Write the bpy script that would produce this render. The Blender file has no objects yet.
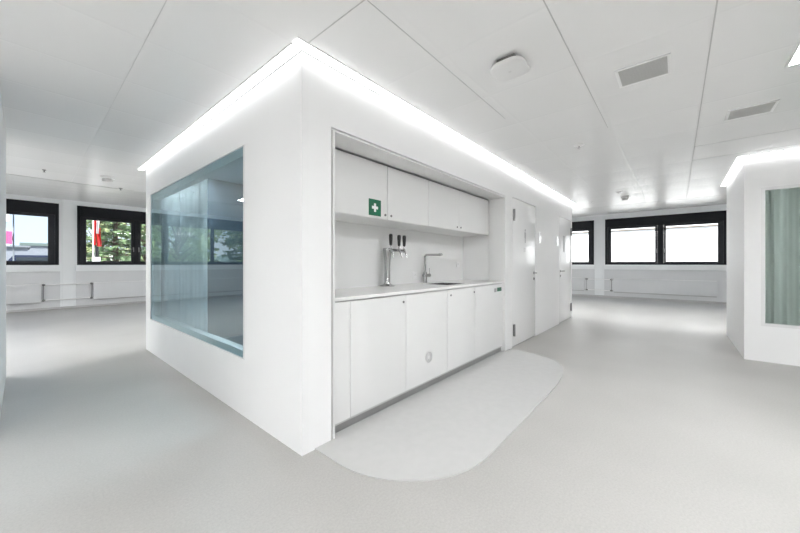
import bpy, bmesh, math, random
from mathutils import Vector, Matrix
random.seed(7)
S = bpy.context.scene
C = S.collection
PI = math.pi

# ---------------------------------------------------------------- camera
CAMH = 1.2
FPX = 323.0
TH = math.atan(276 / 323.0)
cam_d = bpy.data.cameras.new('camera')
cam_d.sensor_width = 36.0
cam_d.lens = FPX / 800 * 36.0
cam_d.shift_y = -2.8 / 800
cam_d.clip_start = 0.02
cam_d.clip_end = 500
cam = bpy.data.objects.new('camera', cam_d)
C.objects.link(cam)
cam.location = (0, 0, CAMH)
cam.rotation_euler = (PI / 2, 0, (PI / 2 - TH) - PI / 2 + 0.0)
fwd = Vector((math.cos(TH), math.sin(TH), 0))
cam.rotation_euler = fwd.to_track_quat('-Z', 'Y').to_euler()
S.camera = cam

# ---------------------------------------------------------------- view
S.view_settings.view_transform = 'Standard'
S.view_settings.look = 'None'
S.view_settings.gamma = 1.0
S.view_settings.use_curve_mapping = False
S.view_settings.exposure = 0.78
S.cycles.max_bounces = 14
S.cycles.diffuse_bounces = 8
S.cycles.glossy_bounces = 5
S.cycles.transparent_max_bounces = 12
S.cycles.sample_clamp_indirect = 6.0
S.cycles.caustics_reflective = False
S.cycles.caustics_refractive = False
S.cycles.use_denoising = True

LED = 3.5        # cove strips
PANEL = 33.5      # square ceiling panels
SKY = 1.0
SUN = 9.0

# ---------------------------------------------------------------- world: pale blue sky with soft clouds
w = bpy.data.worlds.new('sky')
S.world = w
w.use_nodes = True
nt = w.node_tree
nt.nodes.clear()
out = nt.nodes.new('ShaderNodeOutputWorld')
bg = nt.nodes.new('ShaderNodeBackground')
tc = nt.nodes.new('ShaderNodeTexCoord')
sep = nt.nodes.new('ShaderNodeSeparateXYZ')
rp = nt.nodes.new('ShaderNodeValToRGB')
rp.color_ramp.elements[0].position = 0.0
rp.color_ramp.elements[0].color = (0.60, 0.73, 0.86, 1)
rp.color_ramp.elements[1].position = 0.55
rp.color_ramp.elements[1].color = (0.34, 0.52, 0.86, 1)
nz = nt.nodes.new('ShaderNodeTexNoise')
nz.inputs['Scale'].default_value = 3.0
nz.inputs['Detail'].default_value = 6
mp = nt.nodes.new('ShaderNodeMapping')
mp.inputs['Scale'].default_value = (1, 1, 3.2)
cr = nt.nodes.new('ShaderNodeValToRGB')
cr.color_ramp.elements[0].position = 0.46
cr.color_ramp.elements[1].position = 0.66
mx = nt.nodes.new('ShaderNodeMix')
mx.data_type = 'RGBA'
nt.links.new(tc.outputs['Generated'], sep.inputs[0])
nt.links.new(sep.outputs['Z'], rp.inputs[0])
nt.links.new(tc.outputs['Generated'], mp.inputs[0])
nt.links.new(mp.outputs[0], nz.inputs['Vector'])
nt.links.new(nz.outputs['Fac'], cr.inputs[0])
nt.links.new(cr.outputs[0], mx.inputs['Factor'])
nt.links.new(rp.outputs[0], mx.inputs['A'])
mx.inputs['B'].default_value = (0.74, 0.80, 0.86, 1)
nt.links.new(mx.outputs['Result'], bg.inputs['Color'])
bg.inputs['Strength'].default_value = SKY
nt.links.new(bg.outputs[0], out.inputs[0])

sun_d = bpy.data.lights.new('sun', 'SUN')
sun_d.energy = SUN
sun_d.angle = math.radians(1.5)
sun_d.color = (1.0, 0.97, 0.92)
sun = bpy.data.objects.new('sun', sun_d)
C.objects.link(sun)
sun.rotation_euler = Vector((0.62, 0.40, -0.68)).to_track_quat('-Z', 'Y').to_euler()
sun.location = (-8, -8, 12)

# ---------------------------------------------------------------- materials
def principled(name, col, rough=0.5, metal=0.0, spec=0.5, coat=0.0, emis=None, es=0.0):
    m = bpy.data.materials.new(name)
    m.use_nodes = True
    b = m.node_tree.nodes['Principled BSDF']
    b.inputs['Base Color'].default_value = (*col, 1)
    b.inputs['Roughness'].default_value = rough
    b.inputs['Metallic'].default_value = metal
    b.inputs['Specular IOR Level'].default_value = spec
    b.inputs['Coat Weight'].default_value = coat
    b.inputs['Coat Roughness'].default_value = 0.05
    if emis:
        b.inputs['Emission Color'].default_value = (*emis, 1)
        b.inputs['Emission Strength'].default_value = es
    return m

def noisy(m, scale, amt, bump=0.0, bscale=None, detail=4):
    """vary base colour a little with object-space noise and add fine bump"""
    t = m.node_tree
    b = t.nodes['Principled BSDF']
    c = b.inputs['Base Color'].default_value[:]
    tc = t.nodes.new('ShaderNodeTexCoord')
    n = t.nodes.new('ShaderNodeTexNoise')
    n.inputs['Scale'].default_value = scale
    n.inputs['Detail'].default_value = detail
    r = t.nodes.new('ShaderNodeValToRGB')
    r.color_ramp.elements[0].position = 0.3
    r.color_ramp.elements[1].position = 0.7
    r.color_ramp.elements[0].color = tuple(max(0, x * (1 - amt)) for x in c[:3]) + (1,)
    r.color_ramp.elements[1].color = tuple(min(1, x * (1 + amt)) for x in c[:3]) + (1,)
    t.links.new(tc.outputs['Object'], n.inputs['Vector'])
    t.links.new(n.outputs['Fac'], r.inputs[0])
    t.links.new(r.outputs[0], b.inputs['Base Color'])
    if bump:
        n2 = t.nodes.new('ShaderNodeTexNoise')
        n2.inputs['Scale'].default_value = bscale or scale * 4
        n2.inputs['Detail'].default_value = 5
        bp = t.nodes.new('ShaderNodeBump')
        bp.inputs['Strength'].default_value = bump
        bp.inputs['Distance'].default_value = 0.01
        t.links.new(tc.outputs['Object'], n2.inputs['Vector'])
        t.links.new(n2.outputs['Fac'], bp.inputs['Height'])
        t.links.new(bp.outputs[0], b.inputs['Normal'])
    return m

M = {}
M['wall'] = noisy(principled('white_paint', (0.84, 0.84, 0.84), 0.55), 3, 0.006, 0.02, 60)
M['facade'] = noisy(principled('cool_white_paint', (0.76, 0.78, 0.79), 0.5), 3, 0.008)
M['parapet'] = noisy(principled('grey_parapet_panel', (0.60, 0.61, 0.62), 0.5), 3, 0.01)
M['lacquer'] = noisy(principled('white_lacquer', (0.735, 0.735, 0.73), 0.35), 2, 0.006)
M['door'] = noisy(principled('glossy_white_door', (0.80, 0.80, 0.80), 0.2, spec=0.28), 2, 0.005)
M['counter'] = noisy(principled('solid_surface', (0.84, 0.84, 0.83), 0.25), 6, 0.008)
M['splash'] = noisy(principled('backsplash_white', (0.78, 0.78, 0.775), 0.3), 3, 0.006)
M['gapgrey'] = principled('shadow_gap_grey', (0.30, 0.30, 0.30), 0.7)
M['plinth'] = noisy(principled('brushed_plinth', (0.33, 0.33, 0.325), 0.3, 0.6), 8, 0.04)
M['plinth_refl'] = principled('plinth_reflection', (0.55, 0.55, 0.55), 0.35, 0.5)  # lighter tone stands in for a reflection on the plinth
M['chrome'] = principled('brushed_steel', (0.46, 0.46, 0.455), 0.22, 1.0)
M['steel_dark'] = principled('dark_steel', (0.22, 0.22, 0.22), 0.35, 0.8)
M['alu'] = principled('aluminium', (0.74, 0.74, 0.74), 0.45, 0.2)
M['alu_d'] = principled('strip_profile', (0.50, 0.50, 0.50), 0.5)
M['grille'] = principled('vent_grille', (0.60, 0.60, 0.59), 0.5)
M['plate'] = principled('gloss_plate', (0.92, 0.92, 0.92), 0.07, spec=0.8)
M['black'] = principled('black_handle', (0.012, 0.012, 0.012), 0.35)
M['frame'] = noisy(principled('anthracite_frame', (0.009, 0.010, 0.013), 0.6, spec=0.25), 4, 0.05)
M['frame2'] = principled('anthracite_sash', (0.016, 0.017, 0.021), 0.55, spec=0.3)
M['plastic'] = principled('white_plastic', (0.82, 0.82, 0.82), 0.35)
M['plastic_g'] = principled('grey_plastic', (0.42, 0.42, 0.42), 0.5)
M['greenA'] = principled('sign_green', (0.0, 0.12, 0.055), 0.35)
M['white'] = principled('sign_white', (0.88, 0.88, 0.88), 0.4)
M['signgrey'] = principled('sign_grey', (0.33, 0.33, 0.34), 0.5)
M['joint'] = principled('ceiling_joint', (0.50, 0.50, 0.50), 0.6)
M['joint_l'] = principled('pale_joint', (0.62, 0.62, 0.62), 0.5)
M['platform'] = noisy(principled('platform_gloss', (0.52, 0.518, 0.51), 0.16), 14, 0.02)
M['led'] = principled('led_diffuser', (0.9, 0.9, 0.9), 0.5, emis=(0.975, 0.985, 1.0), es=LED)
M['panel'] = principled('panel_diffuser', (0.9, 0.9, 0.9), 0.5, emis=(0.965, 0.98, 1.0), es=PANEL)
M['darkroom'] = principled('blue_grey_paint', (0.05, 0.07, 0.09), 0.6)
def sheer(name, c):
    m = bpy.data.materials.new(name)
    m.use_nodes = True
    t = m.node_tree
    t.nodes.clear()
    o = t.nodes.new('ShaderNodeOutputMaterial')
    a = t.nodes.new('ShaderNodeBsdfDiffuse'); a.inputs[0].default_value = (*c, 1)
    b = t.nodes.new('ShaderNodeBsdfTranslucent'); b.inputs[0].default_value = (*c, 1)
    mix = t.nodes.new('ShaderNodeMixShader'); mix.inputs[0].default_value = 0.4
    t.links.new(a.outputs[0], mix.inputs[1]); t.links.new(b.outputs[0], mix.inputs[2])
    t.links.new(mix.outputs[0], o.inputs[0])
    return m
M['curtain'] = sheer('sheer_curtain', (0.86, 0.88, 0.88))
M['curtain_g'] = sheer('green_grey_curtain', (0.60, 0.62, 0.60))
M['glassframe'] = principled('pale_frame', (0.56, 0.59, 0.57), 0.4)

def floor_mat():
    m = principled('polished_concrete', (0.52, 0.515, 0.49), 0.40, spec=0.5)
    t = m.node_tree
    b = t.nodes['Principled BSDF']
    tc = t.nodes.new('ShaderNodeTexCoord')
    n1 = t.nodes.new('ShaderNodeTexNoise'); n1.inputs['Scale'].default_value = 0.9; n1.inputs['Detail'].default_value = 8
    n2 = t.nodes.new('ShaderNodeTexNoise'); n2.inputs['Scale'].default_value = 85; n2.inputs['Detail'].default_value = 5; n2.inputs['Roughness'].default_value = 0.7
    v = t.nodes.new('ShaderNodeTexVoronoi'); v.inputs['Scale'].default_value = 190
    for n in (n1, n2, v):
        t.links.new(tc.outputs['Object'], n.inputs['Vector'])
    r1 = t.nodes.new('ShaderNodeValToRGB')
    r1.color_ramp.elements[0].position = 0.3; r1.color_ramp.elements[1].position = 0.72
    r1.color_ramp.elements[0].color = (0.405, 0.396, 0.378, 1)
    r1.color_ramp.elements[1].color = (0.465, 0.455, 0.436, 1)
    t.links.new(n1.outputs['Fac'], r1.inputs[0])
    r2 = t.nodes.new('ShaderNodeValToRGB')
    r2.color_ramp.elements[0].position = 0.35; r2.color_ramp.elements[1].position = 0.65
    r2.color_ramp.elements[0].color = (0.92, 0.92, 0.92, 1); r2.color_ramp.elements[1].color = (1.05, 1.05, 1.05, 1)
    t.links.new(n2.outputs['Fac'], r2.inputs[0])
    r3 = t.nodes.new('ShaderNodeValToRGB')
    r3.color_ramp.elements[0].position = 0.0; r3.color_ramp.elements[1].position = 0.35
    r3.color_ramp.elements[0].color = (0.91, 0.91, 0.91, 1); r3.color_ramp.elements[1].color = (1, 1, 1, 1)
    t.links.new(v.outputs['Distance'], r3.inputs[0])
    a = t.nodes.new('ShaderNodeMix'); a.data_type = 'RGBA'; a.blend_type = 'MULTIPLY'; a.inputs['Factor'].default_value = 1
    c = t.nodes.new('ShaderNodeMix'); c.data_type = 'RGBA'; c.blend_type = 'MULTIPLY'; c.inputs['Factor'].default_value = 1
    t.links.new(r1.outputs[0], a.inputs['A']); t.links.new(r2.outputs[0], a.inputs['B'])
    t.links.new(a.outputs['Result'], c.inputs['A']); t.links.new(r3.outputs[0], c.inputs['B'])
    t.links.new(c.outputs['Result'], b.inputs['Base Color'])
    return m
M['floor'] = floor_mat()

def ceiling_mat():
    """satin white metal tiles on a 0.645 m grid: seams as shallow bump"""
    m = principled('metal_ceiling_tile', (0.90, 0.90, 0.90), 0.27, spec=1.0)
    t = m.node_tree
    b = t.nodes['Principled BSDF']
    tc = t.nodes.new('ShaderNodeTexCoord')
    sx = t.nodes.new('ShaderNodeSeparateXYZ')
    t.links.new(tc.outputs['Object'], sx.inputs[0])
    def axis(sock, off):
        a = t.nodes.new('ShaderNodeMath'); a.operation = 'SUBTRACT'; a.inputs[1].default_value = off
        d = t.nodes.new('ShaderNodeMath'); d.operation = 'DIVIDE'; d.inputs[1].default_value = 0.645
        f = t.nodes.new('ShaderNodeMath'); f.operation = 'FRACT'
        s = t.nodes.new('ShaderNodeMath'); s.operation = 'SUBTRACT'; s.inputs[1].default_value = 0.5
        ab = t.nodes.new('ShaderNodeMath'); ab.operation = 'ABSOLUTE'
        t.links.new(sock, a.inputs[0]); t.links.new(a.outputs[0], d.inputs[0]); t.links.new(d.outputs[0], f.inputs[0])
        t.links.new(f.outputs[0], s.inputs[0]); t.links.new(s.outputs[0], ab.inputs[0])
        return ab.outputs[0]
    ax, ay = axis(sx.outputs['X'], 0.49), axis(sx.outputs['Y'], 1.13)
    mxx = t.nodes.new('ShaderNodeMath'); mxx.operation = 'MAXIMUM'
    t.links.new(ax, mxx.inputs[0]); t.links.new(ay, mxx.inputs[1])
    r = t.nodes.new('ShaderNodeMapRange')
    r.inputs['From Min'].default_value = 0.470; r.inputs['From Max'].default_value = 0.5
    r.inputs['To Min'].default_value = 0.55; r.inputs['To Max'].default_value = 0.0
    r.interpolation_type = 'SMOOTHSTEP'
    t.links.new(mxx.outputs[0], r.inputs['Value'])
    bp = t.nodes.new('ShaderNodeBump'); bp.inputs['Strength'].default_value = 1.0; bp.inputs['Distance'].default_value = 0.0013
    # each pressed tile sags a few millimetres in the middle
    q1 = t.nodes.new('ShaderNodeMath'); q1.operation = 'MULTIPLY'
    q2 = t.nodes.new('ShaderNodeMath'); q2.operation = 'MULTIPLY'
    q3 = t.nodes.new('ShaderNodeMath'); q3.operation = 'ADD'
    q4 = t.nodes.new('ShaderNodeMath'); q4.operation = 'MULTIPLY_ADD'; q4.inputs[1].default_value = -7.0
    t.links.new(ax, q1.inputs[0]); t.links.new(ax, q1.inputs[1])
    t.links.new(ay, q2.inputs[0]); t.links.new(ay, q2.inputs[1])
    t.links.new(q1.outputs[0], q3.inputs[0]); t.links.new(q2.outputs[0], q3.inputs[1])
    t.links.new(q3.outputs[0], q4.inputs[0]); t.links.new(r.outputs[0], q4.inputs[2])
    t.links.new(q4.outputs[0], bp.inputs['Height'])
    t.links.new(bp.outputs[0], b.inputs['Normal'])
    return m
M['ceiling'] = ceiling_mat()

def glass_mat(name, tint, ior=1.5, extra=0.0):
    m = bpy.data.materials.new(name)
    m.use_nodes = True
    t = m.node_tree
    t.nodes.clear()
    o = t.nodes.new('ShaderNodeOutputMaterial')
    tr = t.nodes.new('ShaderNodeBsdfTransparent'); tr.inputs[0].default_value = (*tint, 1)
    gl = t.nodes.new('ShaderNodeBsdfGlossy'); gl.inputs['Roughness'].default_value = 0.0
    gl.inputs['Color'].default_value = (0.85, 0.97, 1.0, 1) if extra else (1, 1, 1, 1)
    fr = t.nodes.new('ShaderNodeFresnel'); fr.inputs['IOR'].default_value = ior
    ad = t.nodes.new('ShaderNodeMath'); ad.operation = 'ADD'; ad.inputs[1].default_value = extra; ad.use_clamp = True
    mix = t.nodes.new('ShaderNodeMixShader')
    # reflect on the outer face only; the far face of the thin pane just lets light through
    ge = t.nodes.new('ShaderNodeNewGeometry')
    inv = t.nodes.new('ShaderNodeMath'); inv.operation = 'SUBTRACT'; inv.inputs[0].default_value = 1.0
    mu = t.nodes.new('ShaderNodeMath'); mu.operation = 'MULTIPLY'
    t.links.new(ge.outputs['Backfacing'], inv.inputs[1])
    t.links.new(fr.outputs[0], ad.inputs[0])
    t.links.new(ad.outputs[0], mu.inputs[0]); t.links.new(inv.outputs[0], mu.inputs[1])
    t.links.new(mu.outputs[0], mix.inputs[0])
    t.links.new(tr.outputs[0], mix.inputs[1])
    t.links.new(gl.outputs[0], mix.inputs[2])
    t.links.new(mix.outputs[0], o.inputs[0])
    return m
M['glass'] = glass_mat('clear_glass', (0.98, 0.99, 0.99), 1.35)
M['glass_t'] = glass_mat('teal_glass', (0.76, 0.86, 0.90), 1.5, 0.12)
M['glass_g'] = glass_mat('green_glass', (0.84, 0.89, 0.875), 1.45)

# ---------------------------------------------------------------- mesh helpers
def box(bm, x0, x1, y0, y1, z0, z1, bev=0.0):
    m = Matrix.Translation(((x0 + x1) / 2, (y0 + y1) / 2, (z0 + z1) / 2)) @ Matrix.Diagonal((abs(x1 - x0), abs(y1 - y0), abs(z1 - z0), 1))
    r = bmesh.ops.create_cube(bm, size=1, matrix=m)
    if bev > 0:
        es = list({e for v in r['verts'] for e in v.link_edges})
        bmesh.ops.bevel(bm, geom=es, offset=bev, segments=2, affect='EDGES', profile=0.6)
    return bm

def B(*a, **k):
    return box(bmesh.new(), *a, **k)

def tube(bm, pts, rad, n=14, cap=True):
    """sweep a circle along pts; rad is a number or a list"""
    pts = [Vector(p) for p in pts]
    rads = rad if isinstance(rad, (list, tuple)) else [rad] * len(pts)
    rings = []
    up = None
    for i, p in enumerate(pts):
        if i == 0: d = pts[1] - pts[0]
        elif i == len(pts) - 1: d = pts[-1] - pts[-2]
        else: d = (pts[i + 1] - pts[i]).normalized() + (pts[i] - pts[i - 1]).normalized()
        d.normalize()
        if up is None:
            up = Vector((0, 0, 1)) if abs(d.z) < 0.9 else Vector((1, 0, 0))
        a = d.cross(up).normalized()
        up = a.cross(d).normalized()
        rings.append([bm.verts.new(p + rads[i] * (math.cos(2 * PI * k / n) * a + math.sin(2 * PI * k / n) * up)) for k in range(n)])
    for i in range(len(rings) - 1):
        for k in range(n):
            f = bm.faces.new((rings[i][k], rings[i][(k + 1) % n], rings[i + 1][(k + 1) % n], rings[i + 1][k]))
            f.smooth = True
    if cap:
        bm.faces.new(rings[0][::-1]); bm.faces.new(rings[-1])
    return bm

def lathe(bm, prof, c=(0, 0, 0), n=32, axis='Z', caps=True):
    """prof: (radius, height) pairs"""
    c = Vector(c)
    rings = []
    for r, h in prof:
        ring = []
        for k in range(n):
            a = 2 * PI * k / n
            u, v = r * math.cos(a), r * math.sin(a)
            o = Vector((u, v, h)) if axis == 'Z' else Vector((u, h, v)) if axis == 'Y' else Vector((h, u, v))
            ring.append(bm.verts.new(c + o))
        rings.append(ring)
    for i in range(len(rings) - 1):
        for k in range(n):
            f = bm.faces.new((rings[i][k], rings[i][(k + 1) % n], rings[i + 1][(k + 1) % n], rings[i + 1][k]))
            f.smooth = True
    if caps and prof[0][0] > 1e-5: bm.faces.new(rings[0][::-1])
    if caps and prof[-1][0] > 1e-5: bm.faces.new(rings[-1])
    bmesh.ops.remove_doubles(bm, verts=bm.verts, dist=1e-6)
    bmesh.ops.recalc_face_normals(bm, faces=bm.faces)
    return bm

def prism(bm, outline, z0, z1):
    lo = [bm.verts.new((x, y, z0)) for x, y in outline]
    hi = [bm.verts.new((x, y, z1)) for x, y in outline]
    n = len(outline)
    for i in range(n):
        bm.faces.new((lo[i], lo[(i + 1) % n], hi[(i + 1) % n], hi[i]))
    bm.faces.new(hi); bm.faces.new(lo[::-1])
    bmesh.ops.recalc_face_normals(bm, faces=bm.faces)
    return bm

def rrect(cx, cy, w, h, r, n=8):
    o = []
    for sx, sy, a0 in ((1, 1, 0), (-1, 1, 90), (-1, -1, 180), (1, -1, 270)):
        for k in range(n + 1):
            a = math.radians(a0 + 90 * k / n)
            o.append((cx + sx * (w / 2 - r) + r * math.cos(a), cy + sy * (h / 2 - r) + r * math.sin(a)))
    return o

def to_wall(bm, x, y, z, facing):
    """mesh drawn in XY (u right, v up, +Z out of the wall) -> upright on a wall facing -Y or -X"""
    if facing == '-Y':
        m = Matrix(((1, 0, 0, x), (0, 0, -1, y), (0, 1, 0, z), (0, 0, 0, 1)))
    else:
        m = Matrix(((0, 0, -1, x), (-1, 0, 0, y), (0, 1, 0, z), (0, 0, 0, 1)))
    bmesh.ops.transform(bm, matrix=m, verts=bm.verts)
    return bm

def obj(name, bm, mat, parent=None, smooth=False):
    me = bpy.data.meshes.new(name)
    bm.to_mesh(me); bm.free()
    me.materials.append(M[mat] if isinstance(mat, str) else mat)
    me.set_sharp_from_angle(angle=math.radians(38))
    if smooth:
        for p in me.polygons: p.use_smooth = True
    o = bpy.data.objects.new(name, me)
    C.objects.link(o)
    if parent is not None:
        o.parent = parent
        base = parent
        off = Vector((0, 0, 0))
        while base is not None:
            off += base.location
            base = base.parent
        o.data.transform(Matrix.Translation(-off))
    return o

def struct(name, bm, mat, parent=None):
    o = obj(name, bm, mat, parent)
    if parent is None: o['kind'] = 'structure'
    return o

def tag(o, label, cat, group=None):
    o['label'] = label; o['category'] = cat
    if group: o['group'] = group
    return o

def thing(name, label, cat, loc=(0, 0, 0), group=None):
    o = bpy.data.objects.new(name, None)
    o.empty_display_size = 0.1
    C.objects.link(o)
    o.location = loc
    return tag(o, label, cat, group)

def structure_root(name, loc):
    o = bpy.data.objects.new(name, None)
    o.empty_display_size = 0.1
    C.objects.link(o)
    o.location = loc
    o['kind'] = 'structure'
    return o

def dup(root, delta, label, group=None):
    r = root.copy(); C.objects.link(r)
    r.location = root.location + Vector(delta)
    r['label'] = label
    if group: r['group'] = group
    for ch in list(root.children):
        c = ch.copy(); C.objects.link(c); c.parent = r
        for g in list(ch.children):
            d = g.copy(); C.objects.link(d); d.parent = c
    return r

# ================================================================ SETTING
X0, Y0, XE, YE = 1.133, 1.772, 8.0, 5.669     # the white core block
H = 2.54
XR, YL = 13.7, 12.5                            # the two window facades
XB, YB = -6.0, -7.0                            # walls behind the camera
GX, GY = 8.875, 7.58                           # where the flat ceiling ends
HR, HL = 3.0, 2.91

struct('floor', B(XB, XR + 0.3, YB, YL + 0.3, -0.15, 0), 'floor')

# flat ceiling, then panels rising to the facades
bm = bmesh.new()
box(bm, XB, GX, YB, GY, H, H + 0.06)
struct('ceiling', bm, 'ceiling')
bm = bmesh.new()
def wedge(bm, p):
    lo = [bm.verts.new(q) for q in p]
    hi = [bm.verts.new((q[0], q[1], q[2] + 0.05)) for q in p]
    n = len(p)
    bm.faces.new(lo[::-1]); bm.faces.new(hi)
    for i in range(n):
        bm.faces.new((lo[i], lo[(i + 1) % n], hi[(i + 1) % n], hi[i]))
    bmesh.ops.recalc_face_normals(bm, faces=bm.faces)
# mitre corner height shared
HM = (HL + HR) / 2
wedge(bm, [(XB, GY, H), (GX, GY, H), (XR, YL, HM), (XB, YL, HL)])
struct('ceiling_left', bm, 'ceiling')
bm = bmesh.new()
wedge(bm, [(GX, YB, H), (XR, YB, HR), (XR, YL, HM), (GX, GY, H)])
struct('ceiling_right', bm, 'ceiling')

# facades with window openings
WZ0, WZ1 = 1.165, 2.80
right_spans = [(1.953 - 3.11, 1.953), (2.298, 5.408), (5.753, 8.863), (-4.612, -1.502)]
left_spans = [(0.981, 3.60), (-3.60, 0.641), (-5.75, -3.95), (3.94, 6.56), (6.90, 9.52)]
def facade(name, axis, p, spans, lo, hi, top):
    bm = bmesh.new()
    t = 0.28
    def bx(a, b, z0, z1, d0=0.0, d1=t):
        if axis == 'X': box(bm, p + d0, p + d1, a, b, z0, z1)
        else: box(bm, a, b, p + d0, p + d1, z0, z1)
    bx(lo, hi, 0, WZ0); bx(lo, hi, WZ1, top)
    s = sorted(spans)
    edges = [lo] + [v for q in s for v in q] + [hi]
    for i in range(0, len(edges), 2):
        if edges[i + 1] - edges[i] > 0.001: bx(edges[i], edges[i + 1], WZ0, WZ1)
    o = struct(name, bm, 'facade')
    k = 0
    # sill bands and pilasters standing a little proud of the wall
    bm = bmesh.new()
    for a, b in s:
        if axis == 'X': box(bm, p - 0.05, p, a - 0.03, b + 0.03, 1.0, WZ0 - 0.005)
        else: box(bm, a - 0.03, b + 0.03, p - 0.05, p, 1.0, WZ0 - 0.005)
    cl = bmesh.new()
    for a, b in s:
        if axis == 'X': box(cl, p - 0.008, p, a - 0.02, b + 0.02, 0.052, 0.995)
        else: box(cl, a - 0.02, b + 0.02, p - 0.008, p, 0.052, 0.995)
    struct('trim_' + ('5' if axis == 'X' else '6'), cl, 'parapet')
    struct('trim_' + ('7' if axis == 'X' else '8'), bm, 'facade')
    bm = bmesh.new()
    for i in range(len(s) - 1):
        a, b = s[i][1] + 0.06, s[i + 1][0] - 0.06
        if axis == 'X': box(bm, p - 0.025, p, a, b, 0.052, top - 0.03)
        else: box(bm, a, b, p - 0.025, p, 0.052, top - 0.03)
    struct('trim_' + ('9' if axis == 'X' else '10'), bm, 'facade')
facade('wall_right', 'X', XR, right_spans, YB, YL, 3.1)
facade('wall_left', 'Y', YL, left_spans, XB, XR, 3.05)
struct('wall_rear', B(XB - 0.2, XB, YB - 0.2, YL + 0.28, 0, 3.1), 'wall')
struct('wall_near', B(XB, XR + 0.28, YB - 0.2, YB, 0, 3.1), 'wall')
for nm, bmx in (('baseboard_right', B(XR - 0.034, XR, YB, YL - 0.04, 0.0, 0.05)), ('baseboard_left', B(XB, XR - 0.04, YL - 0.034, YL, 0.0, 0.05))):
    struct(nm, bmx, 'plastic_g')

# windows
def window(name, axis, p, a, b, glass, gz=(1.27, 2.43)):
    """a..b opening; glass: the clear glass spans from a to b"""
    cx = (a + b) / 2
    root = structure_root(name, (p + 0.08, cx, WZ0) if axis == 'X' else (cx, p + 0.08, WZ0))
    def bx(bm, u0, u1, z0, z1, d0, d1):
        if axis == 'X': box(bm, p + d0, p + d1, u0, u1, z0, z1, 0.003)
        else: box(bm, u0, u1, p + d0, p + d1, z0, z1, 0.003)
    bm = bmesh.new()
    f = 0.07
    bx(bm, a, a + f, WZ0, WZ1, 0.01, 0.12); bx(bm, b - f, b, WZ0, WZ1, 0.01, 0.12)
    bx(bm, a + f, b - f, WZ0, WZ0 + 0.045, 0.01, 0.12); bx(bm, a + f, b - f, WZ1 - 0.30, WZ1, 0.0, 0.12)
    mids = [(glass[q][1] + glass[q + 1][0]) / 2 for q in range(len(glass) - 1)]
    hw = [max(0.012, (glass[q + 1][0] - glass[q][1]) / 2 - 0.06) for q in range(len(glass) - 1)]
    for m_, h_ in zip(mids, hw): bx(bm, m_ - h_, m_ + h_, WZ0 + 0.045, WZ1 - 0.30, 0.01, 0.12)
    obj('window_frame', bm, 'frame', root)
    lo_ = [a + f] + [m_ + h_ for m_, h_ in zip(mids, hw)]
    hi_ = [m_ - h_ for m_, h_ in zip(mids, hw)] + [b - f]
    for k, ((g0, g1), s0, s1) in enumerate(zip(glass, lo_, hi_)):
        bm = bmesh.new()
        zz0, zz1 = WZ0 + 0.045, WZ1 - 0.30
        bx(bm, s0 + .004, g0, zz0, zz1, 0.03, 0.10); bx(bm, g1, s1 - .004, zz0, zz1, 0.03, 0.10)
        bx(bm, g0, g1, zz0, gz[0], 0.03, 0.10); bx(bm, g0, g1, gz[1], zz1, 0.03, 0.10)
        sash = obj('sash', bm, 'frame2', root)
        bm = bmesh.new()
        if axis == 'X': box(bm, p + 0.06, p + 0.066, g0, g1, gz[0], gz[1])
        else: box(bm, g0, g1, p + 0.06, p + 0.066, gz[0], gz[1])
        obj('pane', bm, 'glass', sash)
        hx = (g1 + 0.05) if k == 0 else (g0 - 0.05)
        bm = bmesh.new()
        bx(bm, hx - 0.014, hx + 0.014, 1.62, 1.70, 0.015, 0.03)
        if axis == 'X': box(bm, p - 0.012, p + 0.0, hx - 0.01, hx + 0.01, 1.56, 1.69, 0.004); box(bm, p, p + 0.016, hx - 0.008, hx + 0.008, 1.66, 1.68)
        else: box(bm, hx - 0.01, hx + 0.01, p - 0.012, p + 0.0, 1.56, 1.69, 0.004); box(bm, hx - 0.008, hx + 0.008, p, p + 0.016, 1.66, 1.68)
        obj('handle', bm, 'steel_dark', sash)
for i, (a, b) in enumerate(right_spans):
    window('window_%d' % (i + 1), 'X', XR, a, b, [(a + 0.19, a + 1.405), (a + 1.69, b - 0.184)])
for i, (a, b) in enumerate(left_spans):
    if i == 1: gl = [(-3.42, -2.17), (-2.07, -0.81), (-0.64, 0.442)]
    elif i == 2: gl = [(a + 0.188, b - 0.188)]
    else: gl = [(a + 0.188, a + 1.167), (a + 1.395, b - 0.19)]
    window('window_%d' % (i + 5), 'Y', YL, a, b, gl)

# ------------- the white core block
T = 0.12
bm = bmesh.new()
gy0, gy1, gz0, gz1 = 2.565, 5.434, 0.448, 2.133     # glazed opening
box(bm, X0, X0 + T, Y0, gy0, 0, H - .002); box(bm, X0, X0 + T, gy1, YE, 0, H - .002)
box(bm, X0, X0 + T, gy0, gy1, 0, gz0); box(bm, X0, X0 + T, gy0, gy1, gz1, H - .002)
struct('wall_core_left', bm, 'wall')
NX0, NX1, NZ = 1.358, 4.292, 2.127
D1, D2, DZ = (4.53, 5.533), (6.95, 7.93), 2.152
bm = bmesh.new()
yA, yB = Y0, Y0 + T
box(bm, X0 + T, NX0, yA, yB, 0, H - .002)
box(bm, NX0, NX1, yA, yB, NZ, H - .002)
box(bm, NX1, D1[0], yA, yB, 0, H - .002)
box(bm, D1[0], D1[1], yA, yB, DZ, H - .002)
box(bm, D1[1], D2[0], yA, yB, 0, H - .002)
box(bm, D2[0], D2[1], yA, yB, DZ, H - .002)
box(bm, D2[1], XE, yA, yB, 0, H - .002)
struct('wall_core_front', bm, 'wall')
struct('wall_core_end', B(XE - T, XE, yB, YE, 0, H - .002), 'wall')
struct('wall_core_far', B(X0 + T, XE - T, YE - T, YE, 0, H - .002), 'wall')
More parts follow.
